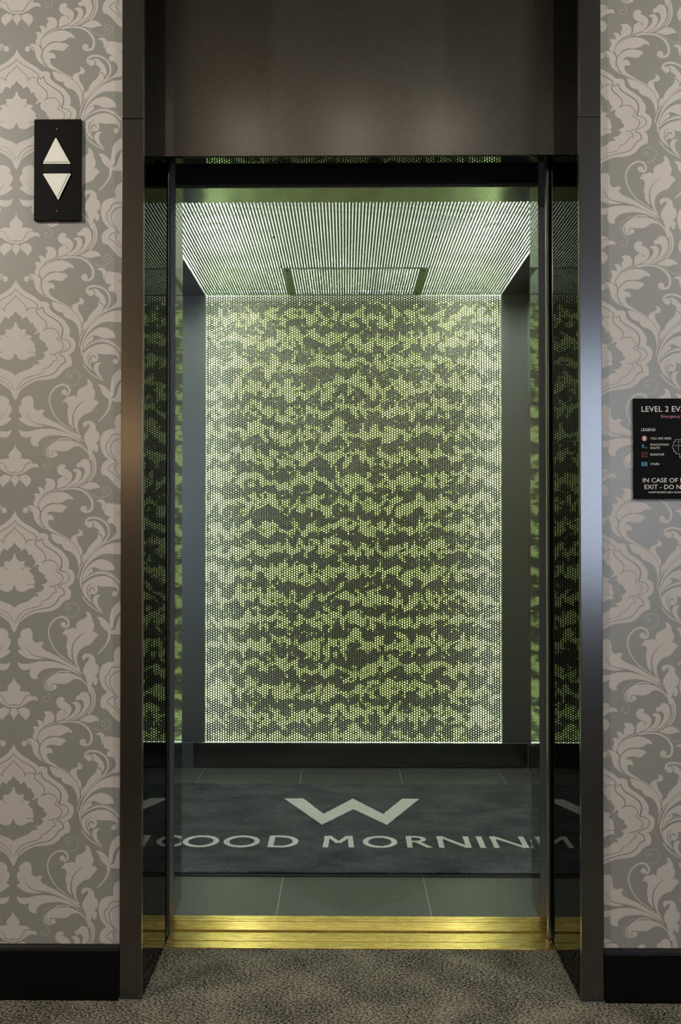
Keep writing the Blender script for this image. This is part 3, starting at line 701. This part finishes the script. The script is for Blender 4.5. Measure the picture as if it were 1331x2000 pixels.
for x0, x1 in ((.305, .401), (.499, .604)):
    letter(bars(bmesh.new(), [(x0, h0, x0, h1, SW*.95), (x1, h0, x1, h1, SW*.95), (x1, h0, x0, h1, SW*1.05)]))
letter(bars(bmesh.new(), [(.450, h0, .450, h1, SW)]))
g = ring('G', .696, .0655, .75, 2*PI-.10); letter(bars(g, [(.749, hm-.050, .749, hm-.002, SW)]))

# ================================================================== HALL LANTERN (call indicator)
hl = thing('hall_lantern', 'black wall plate with white up and down arrow lights on wallpaper', 'indicator', (-.7455, YW, 1.90))
yl = YW-.0095
under(box('plate', 'plate_black', -.8042, -.6880, yl, YW-.001, 1.9020, 2.1520, None, .0008), hl)
def arrow(name, tri):
    o = under(prism(name, 'arrow', tri, 'y', yl-.008, yl+.001, None, .0016), hl)
    cx = sum(p[0] for p in tri)/len(tri); cz = sum(p[1] for p in tri)/len(tri)
    r = prism('lit_rim', 'arrow_rim', [(cx+(x-cx)*1.035, cz+(z-cz)*1.035) for x, z in tri], 'y', yl-.0022, yl+.0005, None)
    r.parent = o
    return o
arrow('up_arrow', [(-.7795, 2.0425), (-.7155, 2.0425), (-.7495, 2.1035)])
arrow('down_arrow', [(-.7800, 2.0150), (-.7150, 2.0150), (-.7440, 1.9545)])
under(box('divider', 'gloss_black', -.7800, -.7130, yl-.0012, yl, 2.0175, 2.0400), hl)
for z in (2.127, 1.924):
    under(lathe('screw', 'screw', [(.0045, 0), (.0042, .001), (.002, .0018), (0, .0018)], 12, (-.7465, yl, z), None, True, UP_Y), hl)

# ================================================================== EVACUATION SIGN
sg = thing('evacuation_sign', 'black evacuation plan sign with white lettering beside the elevator', 'sign', (.84, YW, 1.22))
sy = YW-.006
under(box('board', 'sign_black', .6650, 1.035, sy, YW-.001, 1.2165, 1.4620, None, .0008), sg)
def text(s, x, z, h, mat, name='lettering', wx=1.0, ang=0):
    cu = bpy.data.curves.new('t', 'FONT'); cu.body = s; cu.size = h/.70; cu.resolution_u = 3
    to = bpy.data.objects.new('t', cu); C.objects.link(to)
    bpy.context.view_layer.update()
    me = bpy.data.meshes.new_from_object(to.evaluated_get(bpy.context.evaluated_depsgraph_get()))
    bpy.data.objects.remove(to); bpy.data.curves.remove(cu)
    for v in me.vertices: v.co = (x+v.co.x*wx, sy-.0003, z+v.co.y)
    me.name = name
    return under(link(name, me, mat), sg)
px = lambda u: .6646+(u-1239)*.001240          # sign print laid out in the sign's own millimetre grid
pz = lambda v: 1.4614-(v-778)*.001246
text('LEVEL 2 EVACUATION', px(1254), pz(803.5), .0135, 'ink_white', wx=1.05)
text('Emergency', px(1293), pz(815.5), .0075, 'ink_pink', wx=1.0)
text('LEGEND', px(1254), pz(841.5), .0066, 'ink_white', wx=1.0)
text('YOU ARE HERE', px(1272), pz(858), .0052, 'ink_white', wx=1.02)
text('EVACUATION', px(1272), pz(870), .0050, 'ink_white', wx=1.0); text('ROUTE', px(1272), pz(876.5), .0050, 'ink_white', wx=1.0)
text('ELEVATOR', px(1272), pz(889.5), .0052, 'ink_white', wx=.95); text('STAIRS', px(1272), pz(908), .0052, 'ink_white', wx=.95)
text('IN CASE OF FIRE', px(1256), pz(942), .0108, 'ink_white', wx=1.08)
text('EXIT - DO NOT', px(1259.5), pz(955), .0108, 'ink_white', wx=1.05)
text('ALARM SOUNDS LIKE A SLOW', px(1268), pz(963), .0044, 'ink_white', wx=.92)
def mark(name, mat, polys, dy=.0004):
    bm = bmesh.new()
    for q in polys:
        f = bm.faces.new([bm.verts.new((px(u), sy-dy, pz(v))) for u, v in q])
        f.normal_update()
        if f.normal.y > 0: f.normal_flip()
    return under(obj_bm(name, bm, mat), sg)
def circ(cx, cy, r, n=20): return [(cx+r*math.cos(2*PI*k/n), cy+r*math.sin(2*PI*k/n)) for k in range(n)]
def rect(a, b, c, d): return [(a, b), (c, b), (c, d), (a, d)]
def fr_(a, b, c, d, t): return [rect(a, b, c, b+t), rect(a, d-t, c, d), rect(a, b, a+t, d), rect(c-t, b, c, d)]
def ln(x0, y0, x1, y1, t):
    d = math.hypot(x1-x0, y1-y0); nx, ny = -(y1-y0)/d*t/2, (x1-x0)/d*t/2
    return [(x0+nx, y0+ny), (x1+nx, y1+ny), (x1-nx, y1-ny), (x0-nx, y0-ny)]
mark('here_icon', 'ink_pink', [circ(1260.5, 856, 5.2)]); mark('here_figure', 'ink_white', [circ(1260.3, 852.6, 1.3), rect(1258.8, 853.8, 1261.8, 858), rect(1259.4, 858, 1261.2, 860.6)], .0007)
mark('route_icon', 'ink_teal', [[(1257.6, 866), (1260.8, 871.5), (1254.6, 871.5)], rect(1256.6, 871.5, 1258.8, 874), rect(1256.8, 873.6, 1259.6, 875), rect(1261, 873.6, 1266, 875)])
mark('elevator_icon', 'ink_red', fr_(1254.8, 883.2, 1266, 892.6, .9)+[ln(1256, 884, 1265, 892, .7), ln(1265, 884, 1256, 892, .7)])
mark('stairs_icon', 'ink_teal', [rect(1254.6, 902, 1258.4, 910.2), rect(1259.2, 902, 1261, 910.2), rect(1261.8, 902, 1266, 910.2)])
plan = [(1341, 858.5), (1321, 858.5), (1321, 862.5), (1318, 862.5), (1318, 868), (1316.2, 870), (1316.2, 875), (1318.2, 877), (1318.2, 881.5), (1322, 881.5), (1322, 886), (1329.5, 886), (1329.5, 893), (1341, 893)]
mark('floor_plan', 'ink_white', [ln(*p, *q, .55) for p, q in zip(plan, plan[1:])]+[ln(1326, 862, 1341, 862, .4), ln(1326, 870, 1341, 870, .4), ln(1327, 862, 1327, 881, .4), circ(1322.6, 870.3, .9, 10)])
under(lathe('screw', 'screw', [(.003, 0), (.0028, .0008), (0, .0012)], 10, (px(1272.5), sy, pz(784)), None, True, UP_Y), sg)

# ================================================================== LOBBY LIGHTS (unseen, guessed for wall light and metal reflections)
def downlight(x, y, lab, en, blend=.8, size=1.6, col=(1, .95, .87), aim=None):
    t = thing('downlight', lab, 'ceiling light', (x, y, ZTOP), 'added lobby downlights')
    ring_ = lathe('trim_ring', 'ceil_white', [(.040, -.001), (.055, -.001), (.058, -.004), (.055, -.007), (.040, -.006)], 24, (0, 0, 0)); ring_.parent = t
    ln_ = lathe('lens', 'bulb', [(0, -.002), (.040, -.002), (.040, -.0035), (0, -.0035)], 24, (0, 0, 0)); ln_.parent = t
    ld = bpy.data.lights.new('downlight_beam', 'SPOT'); ld.energy = en; ld.color = col; ld.spot_size = size; ld.spot_blend = blend; ld.shadow_soft_size = .035
    lo = bpy.data.objects.new('downlight_beam', ld); C.objects.link(lo); lo.parent = t; lo.location = (0, 0, -.012)
    if aim: lo.rotation_euler = (Vector(aim)-Vector((x, y, ZTOP-.012))).to_track_quat('-Z', 'Y').to_euler()
for x, y, lab, k, aim in ((-2.15, -1.5, 'unseen ceiling spotlight added to light the wall left of the elevator', 1.1, (-.55, 0, 1.35)),  # side spots added for even wall light without glare on the steel
                     (-.44, -1.0, 'unseen ceiling downlight added left in the row before the elevator', .08, None), (-.01, -1.0, 'unseen ceiling downlight added in the middle of the row before the elevator', .12, None), (.36, -1.0, 'unseen ceiling downlight added right in the row before the elevator', .08, None),  # row added for bright spots on the brass sill
                     (2.15, -1.5, 'unseen ceiling spotlight added to light the wall right of the elevator', .95, (.55, 0, 1.35)),
                     (-.8, -3.4, 'unseen ceiling downlight added behind the camera, left', .5, None), (.8, -3.4, 'unseen ceiling downlight added behind the camera, right', .5, None)):  # rear pair added to light the lobby that the steel reflects
    downlight(x, y, lab, DOWN_W*k, aim=aim)
def added_floor_lamp(x, y, lab):
    t = thing('added_floor_lamp', lab, 'lamp', (x, y, 0))
    for nm, mt, pr in (('base', 'gloss_black', [(0, 0), (.14, 0), (.14, .012), (.02, .022), (0, .022)]), ('pole', 'gloss_black', [(.010, .022), (.010, 1.60), (0, 1.60)]),
                       ('lamp_shade', 'shade', [(.16, 1.34), (.15, 1.68), (.148, 1.68), (.158, 1.34), (.16, 1.34)])):
        o = lathe(nm, mt, pr, 24, (0, 0, 0)); o.parent = t
    ld = bpy.data.lights.new('lamp_bulb', 'POINT'); ld.energy = WARM_W; ld.color = (1, .66, .36); ld.shadow_soft_size = .05
    lo = bpy.data.objects.new('lamp_bulb', ld); C.objects.link(lo); lo.parent = t; lo.location = (0, 0, 1.76)
added_floor_lamp(-1.55, -4.2, 'unseen floor lamp added for a warm reflection in the left jamb')  # guessed lamp, added so the left jamb has a warm glow to reflect
pn = thing('added_pendant', 'unseen drum pendant added for a warm sheen on the left wall', 'lamp', (-2.05, -3.2, ZTOP))  # made-up pendant, hung where the wallpaper needs a warm sheen
for nm, mt, pr in (('canopy', 'gloss_black', [(0, 0), (.06, 0), (.06, -.02), (0, -.025)]), ('cord', 'gloss_black', [(.004, -.02), (.004, -.45), (0, -.45)]),
                   ('lamp_shade', 'pendant_shade', [(.20, -.45), (.20, -.80), (.196, -.80), (.196, -.45), (.20, -.45)]), ('shade_spider', 'gloss_black', [(0, -.452), (.196, -.452), (.196, -.456), (0, -.456)])):
    o = lathe(nm, mt, pr, 28, (0, 0, 0)); o.parent = pn
